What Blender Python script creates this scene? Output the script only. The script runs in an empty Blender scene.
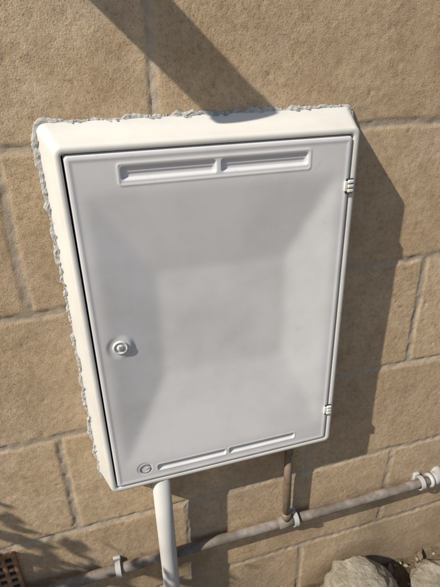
import bpy, bmesh, math, random
import numpy as np
from mathutils import Vector, Matrix
random.seed(4); rng=np.random.RandomState(7)
CZ=1.15; CD=0.63
def Z(d): return CZ-d
scene=bpy.context.scene
col=scene.collection

# ---------------- helpers
def link(o,parent=None):
    col.objects.link(o)
    if parent: o.parent=parent
    return o
def empty(name,loc=(0,0,0)):
    e=bpy.data.objects.new(name,None); e.location=loc; e.empty_display_size=.05
    return link(e)
def mesh_obj(name,verts,faces,mat=None,parent=None,smooth=True):
    me=bpy.data.meshes.new(name); me.from_pydata([tuple(v) for v in verts],[],[tuple(f) for f in faces]); me.update()
    if smooth: me.polygons.foreach_set('use_smooth',[True]*len(me.polygons))
    if mat: me.materials.append(mat)
    return link(bpy.data.objects.new(name,me),parent)
def bm_obj(name,bm,mat=None,parent=None,smooth=True):
    me=bpy.data.meshes.new(name); bm.to_mesh(me); bm.free()
    if smooth: me.polygons.foreach_set('use_smooth',[True]*len(me.polygons))
    if mat: me.materials.append(mat)
    return link(bpy.data.objects.new(name,me),parent)
_L={}
def vnoise(x,y,scale,seed):
    if seed not in _L: _L[seed]=np.random.RandomState(seed).rand(256,256)
    L=_L[seed]
    u=np.asarray(x)*scale+1000.; v=np.asarray(y)*scale+1000.
    i=np.floor(u).astype(int); j=np.floor(v).astype(int); fu=u-i; fv=v-j
    fu=fu*fu*(3-2*fu); fv=fv*fv*(3-2*fv)
    a=L[i%256,j%256];b=L[(i+1)%256,j%256];c=L[i%256,(j+1)%256];d=L[(i+1)%256,(j+1)%256]
    return (a*(1-fu)+b*fu)*(1-fv)+(c*(1-fu)+d*fu)*fv-.5
def smooth(t): t=np.clip(t,0,1); return t*t*(3-2*t)
def sdbox(x,z,cx,cz,hx,hz,r):
    qx=np.abs(x-cx)-hx+r; qz=np.abs(z-cz)-hz+r
    return np.hypot(np.maximum(qx,0),np.maximum(qz,0))+np.minimum(np.maximum(qx,qz),0)-r
def grid_mesh(name,xs,zs,Y,mat,parent=None,attrs=None):
    nx,nz=len(xs),len(zs)
    X,ZZ=np.meshgrid(xs,zs,indexing='ij')
    co=np.stack([X,Y,ZZ],-1).reshape(-1,3).astype(np.float32)
    idx=np.arange(nx*nz).reshape(nx,nz)
    f=np.stack([idx[:-1,:-1],idx[1:,:-1],idx[1:,1:],idx[:-1,1:]],-1).reshape(-1,4)
    me=bpy.data.meshes.new(name)
    me.vertices.add(len(co)); me.vertices.foreach_set('co',co.ravel())
    n=len(f); me.loops.add(n*4); me.loops.foreach_set('vertex_index',f.ravel().astype(np.int32))
    me.polygons.add(n); me.polygons.foreach_set('loop_start',np.arange(0,n*4,4,dtype=np.int32))
    me.polygons.foreach_set('loop_total',np.full(n,4,dtype=np.int32))
    me.update(calc_edges=True)
    me.polygons.foreach_set('use_smooth',np.ones(n,dtype=bool))
    for k,a in (attrs or {}).items():
        at=me.attributes.new(k,'FLOAT','POINT'); at.data.foreach_set('value',a.ravel().astype(np.float32))
    me.materials.append(mat); me.validate()
    return link(bpy.data.objects.new(name,me),parent)

# ---------------- materials
class M:
    def __init__(s,name,base=(.5,.5,.5),rough=.7,metal=0,spec=.5):
        s.m=bpy.data.materials.new(name); s.m.use_nodes=True; s.t=s.m.node_tree
        s.b=s.t.nodes['Principled BSDF']
        s.b.inputs['Base Color'].default_value=(*base,1); s.b.inputs['Roughness'].default_value=rough
        s.b.inputs['Metallic'].default_value=metal; s.b.inputs['Specular IOR Level'].default_value=spec
        s.co=s.n('ShaderNodeTexCoord').outputs['Object']
    def n(s,t,**k):
        nd=s.t.nodes.new(t)
        for a,b in k.items(): setattr(nd,a,b)
        return nd
    def l(s,a,b): s.t.links.new(a,b)
    def noise(s,scale,detail=4,rough=.55,co=None):
        nd=s.n('ShaderNodeTexNoise'); nd.inputs['Scale'].default_value=scale; nd.inputs['Detail'].default_value=detail
        nd.inputs['Roughness'].default_value=rough; s.l(co or s.co,nd.inputs['Vector']); return nd.outputs['Fac']
    def ramp(s,fac,stops):
        r=s.n('ShaderNodeValToRGB'); e=r.color_ramp.elements
        while len(e)<len(stops): e.new(.5)
        for i,(p,c) in enumerate(stops):
            e[i].position=p; e[i].color=(*c,1) if len(c)==3 else c
        s.l(fac,r.inputs['Fac']); return r.outputs['Color']
    def mix(s,fac,a,b,mode='MIX'):
        nd=s.n('ShaderNodeMix',data_type='RGBA',blend_type=mode)
        for v,i in ((fac,0),(a,6),(b,7)):
            if isinstance(v,(int,float)): nd.inputs[i].default_value=v
            elif isinstance(v,tuple): nd.inputs[i].default_value=(*v,1)
            else: s.l(v,nd.inputs[i])
        return nd.outputs[2]
    def math(s,op,a,b=0.):
        nd=s.n('ShaderNodeMath',operation=op)
        for i,v in enumerate((a,b)):
            if isinstance(v,(int,float)): nd.inputs[i].default_value=v
            else: s.l(v,nd.inputs[i])
        return nd.outputs[0]
    def attr(s,name): return s.n('ShaderNodeAttribute',attribute_name=name).outputs['Fac']
    def bump(s,h,dist,strength=1.,prev=None):
        b=s.n('ShaderNodeBump'); b.inputs['Distance'].default_value=dist; b.inputs['Strength'].default_value=strength
        s.l(h,b.inputs['Height'])
        if prev: s.l(prev,b.inputs['Normal'])
        return b.outputs['Normal']
    def color(s,c): s.l(c,s.b.inputs['Base Color'])
    def normal(s,c): s.l(c,s.b.inputs['Normal'])

# wall block
w=M('block_stone',rough=.95,spec=.15)
mort=w.attr('mortar'); bid=w.attr('bid'); brown_tone=w.attr('brown_tone')
n1=w.noise(7,5,.6); n2=w.noise(120,5,.65); n3=w.noise(480,3,.75); n4=w.noise(28,5,.7)
base=w.ramp(n1,[(.3,(.53,.385,.245)),(.5,(.60,.455,.30)),(.72,(.66,.525,.38))])
base=w.mix(w.math('MULTIPLY',bid,.65),base,(.47,.345,.225))
base=w.mix(.7,base,w.ramp(n4,[(.35,(.80,.78,.76)),(.55,(1,1,1)),(.72,(1.1,1.1,1.1))]),'MULTIPLY')
grit=w.ramp(n2,[(.33,(.76,.74,.71)),(.5,(1,1,1)),(.7,(1.1,1.09,1.08))])
base=w.mix(.75,base,grit,'MULTIPLY')
pit=w.ramp(n3,[(.31,(.38,.35,.32)),(.42,(1,1,1)),(.60,(1,1,1)),(.72,(1.3,1.3,1.3))])
base=w.mix(.85,base,pit,'MULTIPLY')
mc=w.mix(n2,(.36,.285,.21),(.58,.49,.385))
base=w.mix(mort,base,mc)
base=w.mix(brown_tone,base,(.20,.145,.095))
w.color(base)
nb=w.bump(n3,.0008,.8); nb=w.bump(n2,.0013,.5,nb); w.normal(nb)
WALL=w.m

def plastic(name,base,dirt):
    p=M(name,base,.42,0,.4)
    a=p.noise(7,4,.6); b=p.noise(60,5,.7); c=p.noise(900,2,.5)
    f=p.ramp(a,[(.40,(0,0,0)),(.72,(1,1,1))])
    colr=p.mix(p.math('MULTIPLY',f,dirt),base,(.46,.455,.45))
    sp=p.ramp(b,[(.64,(0,0,0)),(.76,(1,1,1))])
    colr=p.mix(p.math('MULTIPLY',sp,dirt*.8),colr,(.40,.36,.30))
    p.color(colr)
    r=p.ramp(a,[(.3,(.34,)*3),(.7,(.52,)*3)]); p.l(r,p.b.inputs['Roughness'])
    p.normal(p.bump(c,.0002,.35))
    return p
DOOR=plastic('door_plastic',(.70,.695,.715),.55).m
FRAME=plastic('frame_plastic',(.73,.715,.68),.5).m
WPIPE=plastic('white_upvc',(.62,.61,.585),.8).m
g=M('dark_gap',(.03,.03,.03),.9); GAP=g.m
GREY=M('grey_mark',(.30,.30,.32),.6).m
s=M('sealant_mortar',rough=.95,spec=.2)
sa=s.noise(160,5,.7); s.color(s.ramp(sa,[(.3,(.34,.33,.31)),(.5,(.47,.46,.44)),(.7,(.60,.59,.57))]))
s.normal(s.bump(s.noise(420,4,.7),.0014,1.)); SEAL=s.m
c=M('weathered_pipe',rough=.62,metal=0.0,spec=.4)
ca=c.noise(28,5,.65); c.color(c.ramp(ca,[(.3,(.11,.092,.075)),(.5,(.20,.17,.145)),(.68,(.32,.28,.25))]))
c.normal(c.bump(ca,.0005,.4)); PIPE=c.m
c=M('brown_pipe',rough=.5); ca=c.noise(35,4,.6)
c.color(c.ramp(ca,[(.3,(.13,.09,.06)),(.65,(.25,.19,.145))])); BPIPE=c.m
CLIP=plastic('clip_plastic',(.45,.44,.42),.9).m
c=M('terracotta',rough=.9,spec=.2); ca=c.noise(60,5,.65)
c.color(c.ramp(ca,[(.3,(.20,.11,.06)),(.6,(.38,.22,.13)),(.8,(.5,.38,.26))])); c.normal(c.bump(ca,.002,.6)); TERRA=c.m
c=M('rock',rough=.95,spec=.2); ca=c.noise(14,7,.65); cb=c.noise(90,4,.7)
rc=c.ramp(ca,[(.32,(.20,.18,.13)),(.5,(.34,.30,.235)),(.68,(.47,.43,.36))]); rc=c.mix(.5,rc,c.ramp(cb,[(.3,(.5,.5,.5)),(.6,(1,1,1))]),'MULTIPLY')
c.color(rc); c.normal(c.bump(cb,.005,.8,c.bump(ca,.02,.6))); ROCK=c.m
c=M('soil',rough=1,spec=.1); ca=c.noise(12,7,.7); cb=c.noise(140,5,.7)
sc=c.ramp(ca,[(.3,(.09,.065,.04)),(.55,(.20,.155,.10)),(.75,(.33,.27,.19))]); sc=c.mix(.6,sc,c.ramp(cb,[(.3,(.45,.45,.45)),(.65,(1.1,1.1,1.1))]),'MULTIPLY')
c.color(sc); c.normal(c.bump(cb,.01,.8)); SOIL=c.m
c=M('leaf',rough=.55); c.color(c.ramp(c.noise(8,3),[(.35,(.035,.07,.02)),(.65,(.09,.13,.035))])); LEAF=c.m
BARK=M('bark',(.12,.085,.055),.9).m
c=M('dry_leaf',rough=.8); c.color(c.ramp(c.noise(20,3),[(.35,(.12,.08,.045)),(.65,(.27,.20,.12))])); DRY=c.m
METAL=M('caster_metal',(.6,.6,.6),.4,.6).m

# ---------------- wall
dz=.352*CD
hj=[Z(.1385*CD)+dz*k for k in range(-8,8)]
L=.45
xd=np.arange(-.62,1.0,.0027); zd=np.arange(.0,1.40,.0027)
ex=[]
for o in (.163*CD,-.155*CD):
    for k in range(-9,10):
        for e in (-.008,-.0055,-.003,.003,.0055,.008): ex.append(o+k*L+e)
xs=np.array(sorted(set(np.round(list(xd)+[e for e in ex if (-3<e<-.63 or 1.01<e<4)]+[-3,4],5))))
ez=[h+e for h in hj for e in (-.008,-.0055,-.003,.003,.0055,.008)]
zs=np.array(sorted(set(np.round(list(zd)+[e for e in ez if 1.41<e<2.7]+[2.7,-.2],5))))
X,ZZ=np.meshgrid(xs,zs,indexing='ij')
wx=X+vnoise(X,ZZ,14,1)*.006+vnoise(X,ZZ,60,21)*.0025; wz=ZZ+vnoise(X,ZZ,11,2)*.006+vnoise(X,ZZ,60,22)*.0025
kc=np.floor((wz-hj[0])/dz).astype(int)
rowd=np.minimum((wz-hj[0])%dz,dz-((wz-hj[0])%dz))
off=np.where(kc%2==0,.163*CD,-.155*CD)
xl=(wx-off)/L; bi=np.floor(xl).astype(int)
cold=np.minimum((wx-off)%L,L-((wx-off)%L))
d=np.minimum(rowd,cold)
mortar=1-smooth((d-.0040)/.003)
h=-.0017*(1-smooth((d-.003)/.006))
hashv=((kc*73+bi*151+911)%17)/17.
h+= (hashv-.5)*.0014
h+= vnoise(X,ZZ,5,3)*.003+vnoise(X,ZZ,26,4)*.0006+vnoise(X,ZZ,110,5)*.00035+vnoise(X,ZZ,300,6)*.00045
p=vnoise(X,ZZ,75,8)+.6*vnoise(X,ZZ,170,9); h-= smooth((p-.50)/.25)*.0014
h+= mortar*vnoise(X,ZZ,90,10)*.002
brown_tone=smooth((.42-ZZ+vnoise(X,ZZ,9,11)*.3+vnoise(X,ZZ,30,14)*.12)/.5)*.62  # darker brown towards the wall foot, plus random patches below
brown_tone+=.20*smooth((vnoise(X,ZZ,4,12)+.4*vnoise(X,ZZ,17,13)-.10)/.4)
wall=grid_mesh('block_wall',xs,zs,-h,WALL,None,{'mortar':mortar,'bid':hashv,'brown_tone':np.clip(brown_tone,0,.75)})
bm=bmesh.new(); bmesh.ops.create_cube(bm,size=1,matrix=Matrix.Translation((.5,.11,1.25))@Matrix.Diagonal((7,.19,2.9,1)))
bm_obj('wall_core',bm,WALL,wall,False)

# ---------------- ground
gx=np.concatenate([[-60,-20,-6,-2],np.arange(-1,1.6,.012),[2,6,20,60]])
gy=np.concatenate([[-60,-20,-6,-2],np.arange(-1,.02,.012),[.3]])
GX,GY=np.meshgrid(gx,gy,indexing='ij')
gh=vnoise(GX,GY,9,31)*.03+vnoise(GX,GY,35,32)*.014+vnoise(GX,GY,120,33)*.006
near=(np.abs(GX)<1.7)&(GY>-1.1); gh=np.where(near,gh,-.005)
go=grid_mesh('ground',gx,gy,np.zeros_like(GX),SOIL)
co=np.stack([GX,GY,gh],-1).reshape(-1,3).astype(np.float32); go.data.vertices.foreach_set('co',co.ravel()); go.data.update()
def blob(bm,loc,sc,seed,sub=2,amp=.25):
    r=bmesh.ops.create_icosphere(bm,subdivisions=sub,radius=1)
    rr=random.Random(seed); ph=[Vector((rr.uniform(-1,1),rr.uniform(-1,1),rr.uniform(-1,1))).normalized() for _ in range(7)]
    fr=[rr.uniform(1.2,3.5) for _ in ph]
    rot=Matrix.Rotation(rr.uniform(0,6.28),3,'Z')
    for v in r['verts']:
        q=v.co.copy(); k=1+amp*sum(math.sin(fr[i]*q.dot(ph[i])*2+i) for i in range(7))/3.5
        q=rot@Vector((q.x*k*sc[0],q.y*k*sc[1],q.z*k*sc[2])); v.co=q+Vector(loc)
bm=bmesh.new()
for i in range(420):
    x=random.uniform(-.2,1.1); y=-abs(random.gauss(0,.16))-.01; s_=random.uniform(.0025,.007)*(1 if random.random()<.93 else 1.6)
    blob(bm,(x,y,s_*.3),(s_,s_*random.uniform(.6,1),s_*.6),i,1)
bm_obj('gravel',bm,ROCK)
def rock(name,loc,sc,seed):
    bm=bmesh.new(); blob(bm,(0,0,0),sc,seed,5,.16)
    for v in bm.verts:
        n=float(vnoise(v.co.x+v.co.z*.7,v.co.y+v.co.z*.4,35,seed+50))*.014+float(vnoise(v.co.x,v.co.y+v.co.z,110,seed+51))*.006
        v.co*= 1+n/ v.co.length
        if v.co.z>sc[2]*.6: v.co.z=sc[2]*.6+(v.co.z-sc[2]*.6)*.25
    o=bm_obj(name,bm,ROCK); o.location=loc; return o
rock('stone',(.465,-.105,.062),(.100,.080,.085),3)
rock('stone.001',(.70,-.12,.0),(.10,.09,.045),9)
bm=bmesh.new()
for i in range(60):
    x=random.uniform(.1,1.0); y=-abs(random.gauss(0,.1))-.01; a=random.uniform(0,6.28); l=random.uniform(.008,.02)
    z=.016+random.uniform(0,.008)
    c_=Vector((x,y,z)); u=Vector((math.cos(a),math.sin(a),random.uniform(-.3,.3)))*l; v=Vector((-math.sin(a),math.cos(a),random.uniform(-.3,.3)))*l*.45
    vs=[bm.verts.new(q) for q in (c_-u,c_-u*.2+v,c_+u,c_-u*.2-v)]; bm.faces.new(vs)
bm_obj('leaf_litter',bm,DRY,None,False)

# ---------------- meter box
DX0,DX1,DT,DB=-.0187,.3528,.0892,.6130
box=empty('meter_box',(0,0,0))
def rrect(x0,x1,t,b,r,y,n=8):
    pts=[]
    for cx,cz,a0 in ((x1-r,Z(t)-r,0),(x0+r,Z(t)-r,90),(x0+r,Z(b)+r,180),(x1-r,Z(b)+r,270)):
        for i in range(n+1):
            a=math.radians(a0+90*i/n); pts.append((cx+r*math.cos(a),y,cz+r*math.sin(a)))
    return pts
lev=[rrect(-.045,.3795,.0585,.634,.012,.004),
     rrect(-.045,.3795,.0585,.634,.012,-.0035),
     rrect(-.0440,.3785,.0595,.633,.012,-.0050),
     rrect(-.0425,.3775,.0610,.6325,.012,-.0056),
     rrect(-.0300,.3650,.0775,.6250,.010,-.0480),
     rrect(-.0290,.3643,.0788,.6242,.010,-.0520),
     rrect(-.0272,.3625,.0806,.6225,.009,-.0543),
     rrect(-.0250,.3600,.0826,.6200,.008,-.0550),
     rrect(DX0-.0026,DX1+.0023,DT-.0025,DB+.0024,.005,-.0550),
     rrect(DX0-.0020,DX1+.0017,DT-.0019,DB+.0018,.0045,-.0544),
     rrect(DX0-.0018,DX1+.0015,DT-.0017,DB+.0016,.004,-.0300)]
V=[];F=[]
n=len(lev[0])
for l_ in lev: V+=l_
for k in range(len(lev)-1):
    for i in range(n):
        j=(i+1)%n; F.append((k*n+i,k*n+j,(k+1)*n+j,(k+1)*n+i))
fo=mesh_obj('frame',V,F,FRAME,box)
inner=rrect(DX0-.0022,DX1+.0019,DT-.0021,DB+.0020,.004,-.0315)
mesh_obj('gap_back',inner,[tuple(range(len(inner)))],GAP,box,False)

xs=np.linspace(DX0,DX1,300); zs=np.linspace(Z(DB),Z(DT),420)
X,ZZ=np.meshgrid(xs,zs,indexing='ij'); D=CZ-ZZ
ox0,ox1,ot,ob=.000,.336,.136,.574; px0,px1,pt,pb=.077,.266,.252,.418
t=np.minimum(np.minimum((X-ox0)/(px0-ox0),(ox1-X)/(ox1-px1)),np.minimum((D-ot)/(pt-ot),(ob-D)/(ob-pb)))
P=-np.clip(t,0,1)*.0115          # dished-in panel
def blur(a,n):
    for _ in range(3):
        for ax in (0,1):
            k=np.ones(n)/n; pad=[(0,0),(0,0)]; pad[ax]=(n//2,n//2)
            a=np.apply_along_axis(lambda m:np.convolve(m,k,'valid'),ax,np.pad(a,pad,'edge'))
    return a
P=blur(P,9)
P+=vnoise(X,ZZ,8,41)*.0008+vnoise(X,ZZ,20,42)*.0002
lk=np.hypot(X-.0165,D-.353); P=P+(P[np.unravel_index(lk.argmin(),lk.shape)]*.9-P)*smooth((.021-lk)/.009)
def rec(x0,x1,t0,b0,r,depth,w_):
    sd=sdbox(X,D,(x0+x1)/2,(t0+b0)/2,(x1-x0)/2,(b0-t0)/2,r)
    return -depth*smooth(-sd/w_)
def rim(x0,x1,t0,b0,r,hh,w_):
    sd=sdbox(X,D,(x0+x1)/2,(t0+b0)/2,(x1-x0)/2,(b0-t0)/2,r)
    return hh*np.exp(-(sd/w_)**2)
P+=rim(.0415,.2915,.1030,.1280,.003,.0007,.0014)
for a,b in ((.0445,.163),(.169,.2885)):
    P+=rec(a,b,.1062,.1225,.0035,.0026,.0020)
    P+=rec(a+.003,b-.003,.1135,.1205,.002,.0012,.0015)
for a,b in ((.049,.166),(.171,.2915)):
    P+=rec(a,b,.5828,.5955,.0035,.0030,.0020)
    P+=rim(a,b,.5828,.5955,.0035,.0006,.0014)
sd=np.hypot(X-.0285,D-.5855); P-=.0008*smooth((.0125-sd)/.0015)
sdE=sdbox(X,D,(DX0+DX1)/2,(DT+DB)/2,(DX1-DX0)/2,(DB-DT)/2,.006)
e=np.clip(-sdE,0,.003)/.003
edge=-.0028*(1-np.sqrt(np.clip(1-(1-e)**2,0,1)))
edge=np.where(sdE>-.0004,-.012,edge)
P+=.0007*np.exp(-((sdE+.0055)/.0025)**2)
grid_mesh('door',xs,zs,-(.0562+P+edge),DOOR,box)
lkP=float(P[np.unravel_index(lk.argmin(),lk.shape)])

def lathe(name,prof,center,mat,parent,n=40):
    V=[];F=[]
    for (r,y) in prof:
        for i in range(n):
            a=2*math.pi*i/n; V.append((center[0]+r*math.cos(a),center[1]-y,center[2]+r*math.sin(a)))
    for k in range(len(prof)-1):
        for i in range(n):
            j=(i+1)%n; F.append((k*n+i,k*n+j,(k+1)*n+j,(k+1)*n+i))
    return mesh_obj(name,V,F,mat,parent)
lc=(.0165,-(.0562+lkP),Z(.353))
lathe('lock_body',[(.0108,-.002),(.0107,.0010),(.0100,.0019),(.0088,.0021),(.0080,.0017),(.0076,-.0002),(.0052,-.0002),(.0051,.0016),(.0001,.0018)],lc,FRAME,box)
bm=bmesh.new(); bmesh.ops.create_cone(bm,cap_ends=True,segments=3,radius1=.0042,radius2=.0036,depth=.003,matrix=Matrix.Translation((lc[0],lc[1]-.0022,lc[2]))@Matrix.Rotation(math.radians(90),4,'X')@Matrix.Rotation(math.radians(30),4,'Z'))
bm_obj('lock_triangle',bm,GREY,box,False)
def tube(name,pts,r,mat,parent=None,n=16,cap=True):
    V=[];F=[];pts=[Vector(p) for p in pts]
    up=None
    for i,p_ in enumerate(pts):
        t_=(pts[min(i+1,len(pts)-1)]-pts[max(i-1,0)]).normalized()
        if up is None: up=t_.orthogonal().normalized()
        up=(up-t_*up.dot(t_)).normalized(); s2=t_.cross(up)
        rr=r(i/(len(pts)-1)) if callable(r) else r
        for k in range(n):
            a=2*math.pi*k/n; V.append(p_+(up*math.cos(a)+s2*math.sin(a))*rr)
    for i in range(len(pts)-1):
        for k in range(n):
            j=(k+1)%n; F.append((i*n+k,i*n+j,(i+1)*n+j,(i+1)*n+k))
    if cap: F.append(tuple(range(n))[::-1]); F.append(tuple((len(pts)-1)*n+k for k in range(n)))
    return mesh_obj(name,V,F,mat,parent)
gc=(.0285,-.0556,Z(.5855))
pts=[(gc[0]+.0085*math.cos(math.radians(a)),gc[1],gc[2]+.0085*math.sin(math.radians(a))) for a in range(35,361,12)]
pts+=[(gc[0]+.001,gc[1],gc[2])]
tube('logo_g',pts,.0011,GREY,box,8)
def bbox(name,c_,s_,mat,parent,bev=.001,rot=None):
    bm=bmesh.new(); bmesh.ops.create_cube(bm,size=1,matrix=Matrix.Diagonal((*s_,1)))
    bmesh.ops.bevel(bm,geom=bm.edges[:],offset=bev,segments=3,affect='EDGES',profile=.5)
    if rot: bmesh.ops.transform(bm,matrix=rot,verts=bm.verts)
    bmesh.ops.translate(bm,vec=c_,verts=bm.verts)
    return bm_obj(name,bm,mat,parent)
for k,dd in enumerate((.156,.547)):
    z=Z(dd)
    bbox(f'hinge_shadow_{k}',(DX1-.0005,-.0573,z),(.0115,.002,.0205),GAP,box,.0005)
    for q in (-.0062,0,.0062):
        bbox(f'hinge_knuckle_{k}_{int((q+.0062)*1e4)}',(DX1+.0005,-.0585,z+q),(.0085,.005,.0048),FRAME,box,.0011)
    bbox(f'hinge_leaf_{k}',(DX1-.006,-.0578,z),(.005,.003,.014),FRAME,box,.0009)

# sealant bead
outer=rrect(-.045,.3795,.0585,.634,.012,0,4)
path=[]
m=len(outer)
for i in range(m):
    a=Vector(outer[i]); b=Vector(outer[(i+1)%m]); L_=(b-a).length; k=max(1,int(L_/.0016))
    for q in range(k): path.append(a.lerp(b,q/k))
m=len(path); ring=14; V=[];F=[]
cen=Vector((.167,0,Z(.346)))
I=np.arange(m)*.0016
wdt_=np.maximum(.0012,.0044+.005*vnoise(I,I*0+1,45,61)+.0045*vnoise(I,I*0+1,130,62)+.003*vnoise(I,I*0+1,20,66)+.002*vnoise(I,I*0+1,400,67))
hh_=np.maximum(.0018,.0042+.0024*vnoise(I,I*0+2,70,63)+.0022*vnoise(I,I*0+2,220,64))
for i,p_ in enumerate(path):
    t_=(path[(i+1)%m]-path[(i-1)%m]).normalized(); o_=Vector((t_.z,0,-t_.x))
    if o_.dot(p_-cen)<0: o_=-o_
    for k in range(ring):
        u=k/(ring-1)
        x_=-.002+(wdt_[i]+.002)*u; y_=hh_[i]*math.sqrt(max(0,1-u**2.2))
        j_=1+.45*float(vnoise(i*.0016,k*.0016,420,65))
        y_=y_*j_-.0022*(u>.95)
        V.append(p_+o_*x_+Vector((0,-y_,0)))
for i in range(m):
    j=(i+1)%m
    for k in range(ring-1): F.append((i*ring+k,j*ring+k,j*ring+k+1,i*ring+k+1))
mesh_obj('sealant',V,F,SEAL,box)
bm=bmesh.new()
for q in range(220):
    i=random.randrange(m); p_=path[i]; t_=(path[(i+1)%m]-path[(i-1)%m]).normalized(); o_=Vector((t_.z,0,-t_.x))
    if o_.dot(p_-cen)<0: o_=-o_
    s_=random.uniform(.0006,.0014); o2=min(abs(random.gauss(.0,.003)),float(wdt_[i]))
    c_=p_+o_*o2+Vector((0,-max(.0005,hh_[i]*.8-o2*.5),0))
    blob(bm,c_,(s_*random.uniform(.8,2.2),s_,s_*random.uniform(.7,1.4)),q,1,.5)
bm_obj('sealant_crumbs',bm,SEAL,box)

# ---------------- pipes
wp=empty('white_pipe')
tube('pipe_body',[(.054,-.0375,Z(.60)),(.053,-.0375,Z(.8)),(.052,-.0375,Z(1.0)),(.0515,-.0375,-.05)],.0158,WPIPE,wp,32)
hp=empty('horizontal_pipe')
zp=Z(1.405*.612)
tube('pipe_run',[(x,-.0185+.001*math.sin(x*7),zp-.002*math.sin(x*5)) for x in np.linspace(-1.6,.668,40)],.0100,PIPE,hp,24)
vp=empty('vertical_pipe')
tube('pipe_drop',[(.301,-.018,Z(.60)),(.302,-.018,Z(.75)),(.303,-.0185,zp+.010)],.0078,BPIPE,vp,24)
tube('tee_collar',[(.303,-.0185,zp+.026),(.303,-.0185,zp+.008)],.0098,BPIPE,vp,24)
tube('tee_sleeve',[(.285,-.0188,zp),(.321,-.0188,zp)],.0122,PIPE,vp,24)
def clip(name,x):
    pts=[]
    for a in range(-30,211,12):
        pts.append((x,-.0185-.0135*math.sin(math.radians(a)),zp+.0135*math.cos(math.radians(a))))
    V=[];F=[]
    for i,(a,b,c_) in enumerate(pts):
        n_=Vector((0,b+.0185,c_-zp)).normalized()*.0022
        for (dx,s2) in ((-.005,0),(.005,0),(.005,1),(-.005,1)): V.append((a+dx,b+n_.y*s2,c_+n_.z*s2))
    for i in range(len(pts)-1):
        for k in range(4): F.append((i*4+k,i*4+(k+1)%4,(i+1)*4+(k+1)%4,(i+1)*4+k))
    F+= [(0,1,2,3),tuple(len(V)-4+k for k in range(4))]
    mesh_obj(name+'_strap',V,F,CLIP,hp,False)
    bbox(name+'_base',(x,-.0035,zp),(.014,.008,.03),CLIP,hp,.002)
clip('clip_a',-.043); clip('clip_b',.322); clip('clip_c',.63)
pts=[(.655,-.0185,zp),(.668,-.0185,zp)]+[(.668+.018*math.sin(math.radians(a)),-.0185+.018*(1-math.cos(math.radians(a))),zp) for a in (20,40,60,80,90)]+[(.686,.03,zp)]
tube('elbow',pts,.0140,CLIP,hp,24)
tube('elbow_lip',[(.652,-.0185,zp),(.660,-.0185,zp)],.0158,CLIP,hp,24)

# ---------------- air brick
ab=empty('air_brick')
x1=-.213; top=Z(1.213*CD)
bw,bh=.215,.215
x0=x1-bw; z0=top-bh
nx,nz=12,12; px=bw/nx; pz=bh/nz; rib=.0072
for i in range(nx+1):
    bbox(f'rib_v_{i}',(x0+i*px,-.003,z0+bh/2),(rib,.012,bh+rib),TERRA,ab,.0015)
for j in range(nz+1):
    bbox(f'rib_h_{j}',(x0+bw/2,-.0022,z0+j*pz),(bw+rib,.011,rib),TERRA,ab,.0015)
bbox('vent_back',(x0+bw/2,-.0018,z0+bh/2),(bw,.004,bh),GAP,ab,.001)

# ---------------- added unseen tube above the view, casts the diagonal wall shadow
fl=empty('shadow_caster')
fc=(-.1175,0,Z(-.2612))
tube('caster_tube',[(fc[0],.01,fc[2]),(fc[0],-.15,fc[2])],.033,METAL,fl,40)
tube('caster_rim',[(fc[0],-.140,fc[2]),(fc[0],-.152,fc[2])],.035,METAL,fl,40)
tube('caster_collar',[(fc[0],.0,fc[2]),(fc[0],-.012,fc[2])],.048,CLIP,fl,40)

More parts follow.
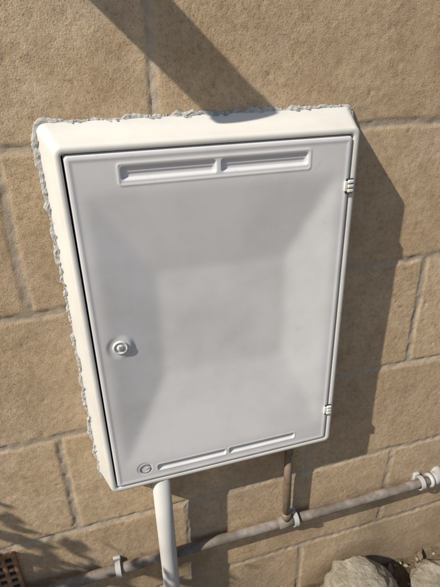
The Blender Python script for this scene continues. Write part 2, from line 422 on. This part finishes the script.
# ---------------- added unseen foliage at left, dapples the lower wall with shadow
sh=empty('shadow_bush',(0,0,0))
bm=bmesh.new(); stems=[]
for i in range(20):
    b0=Vector((-.75+random.uniform(-.05,.05),-.22+random.uniform(-.05,.05),0))
    tip=Vector((-.72+random.uniform(-.24,.20),-.22+random.uniform(-.13,.10),random.uniform(.45,.93)))
    pts=[b0.lerp(tip,k/5)+Vector((random.uniform(-.02,.02),random.uniform(-.02,.02),0))*(k>0) for k in range(6)]
    stems.append(pts); tube(f'shadow_stem_{i}',pts,lambda t:.005*(1-t)+.0015,BARK,sh,6)
for pts in stems:
    for q in range(150):
        t_=random.uniform(.3,1)*4.99; k=int(t_); c_=pts[k].lerp(pts[k+1],t_-k)+Vector([random.gauss(0,.035) for _ in range(3)])
        if c_.y>-.02: c_.y=-.02
        u=Vector([random.gauss(0,1) for _ in range(3)]).normalized(); v=u.orthogonal().normalized()
        v=(Matrix.Rotation(random.uniform(0,6.28),3,u)@v); l=random.uniform(.010,.022)
        vs=[bm.verts.new(c_+a) for a in (-u*l,-u*l*.2+v*l*.55,u*l,-u*l*.2-v*l*.55)]; bm.faces.new(vs)
bm_obj('shadow_leaves',bm,LEAF,sh,False)

# ---------------- light
sd=Vector((.135,.056,-.13)).normalized()
sun=bpy.data.lights.new('sun','SUN'); sun.energy=5.0; sun.angle=math.radians(.6); sun.color=(1,.93,.81)
so=link(bpy.data.objects.new('sun',sun)); so.rotation_euler=sd.to_track_quat('-Z','Y').to_euler(); so.location=(-3,-2,4)
W=bpy.data.worlds.new('World'); scene.world=W; W.use_nodes=True; nt=W.node_tree
sky=nt.nodes.new('ShaderNodeTexSky'); sky.sky_type='NISHITA'; sky.sun_disc=False
sky.sun_elevation=math.asin(-sd.z); sky.sun_rotation=math.atan2(-sd.x,-sd.y)
nt.links.new(sky.outputs[0],nt.nodes['Background'].inputs[0]); nt.nodes['Background'].inputs[1].default_value=.088

# ---------------- camera
cam=bpy.data.cameras.new('camera'); co_=link(bpy.data.objects.new('camera',cam))
r=Vector((.958,-.146,.245)); dwn=Vector((.025,.898,.439)); r.normalize(); dwn=(dwn-r*dwn.dot(r)).normalized(); nn=r.cross(dwn)
R=Matrix(((r.x,-r.y,-r.z),(nn.x,-nn.y,-nn.z),(-dwn.x,dwn.y,dwn.z)))
co_.matrix_world=Matrix.Translation((0,-CD,CZ))@R.to_4x4()
cam.sensor_fit='VERTICAL'; cam.sensor_height=36; cam.lens=470/587*36; cam.clip_start=.01; cam.clip_end=500
scene.camera=co_
scene.view_settings.view_transform='Standard'; scene.view_settings.look='None'; scene.view_settings.exposure=0
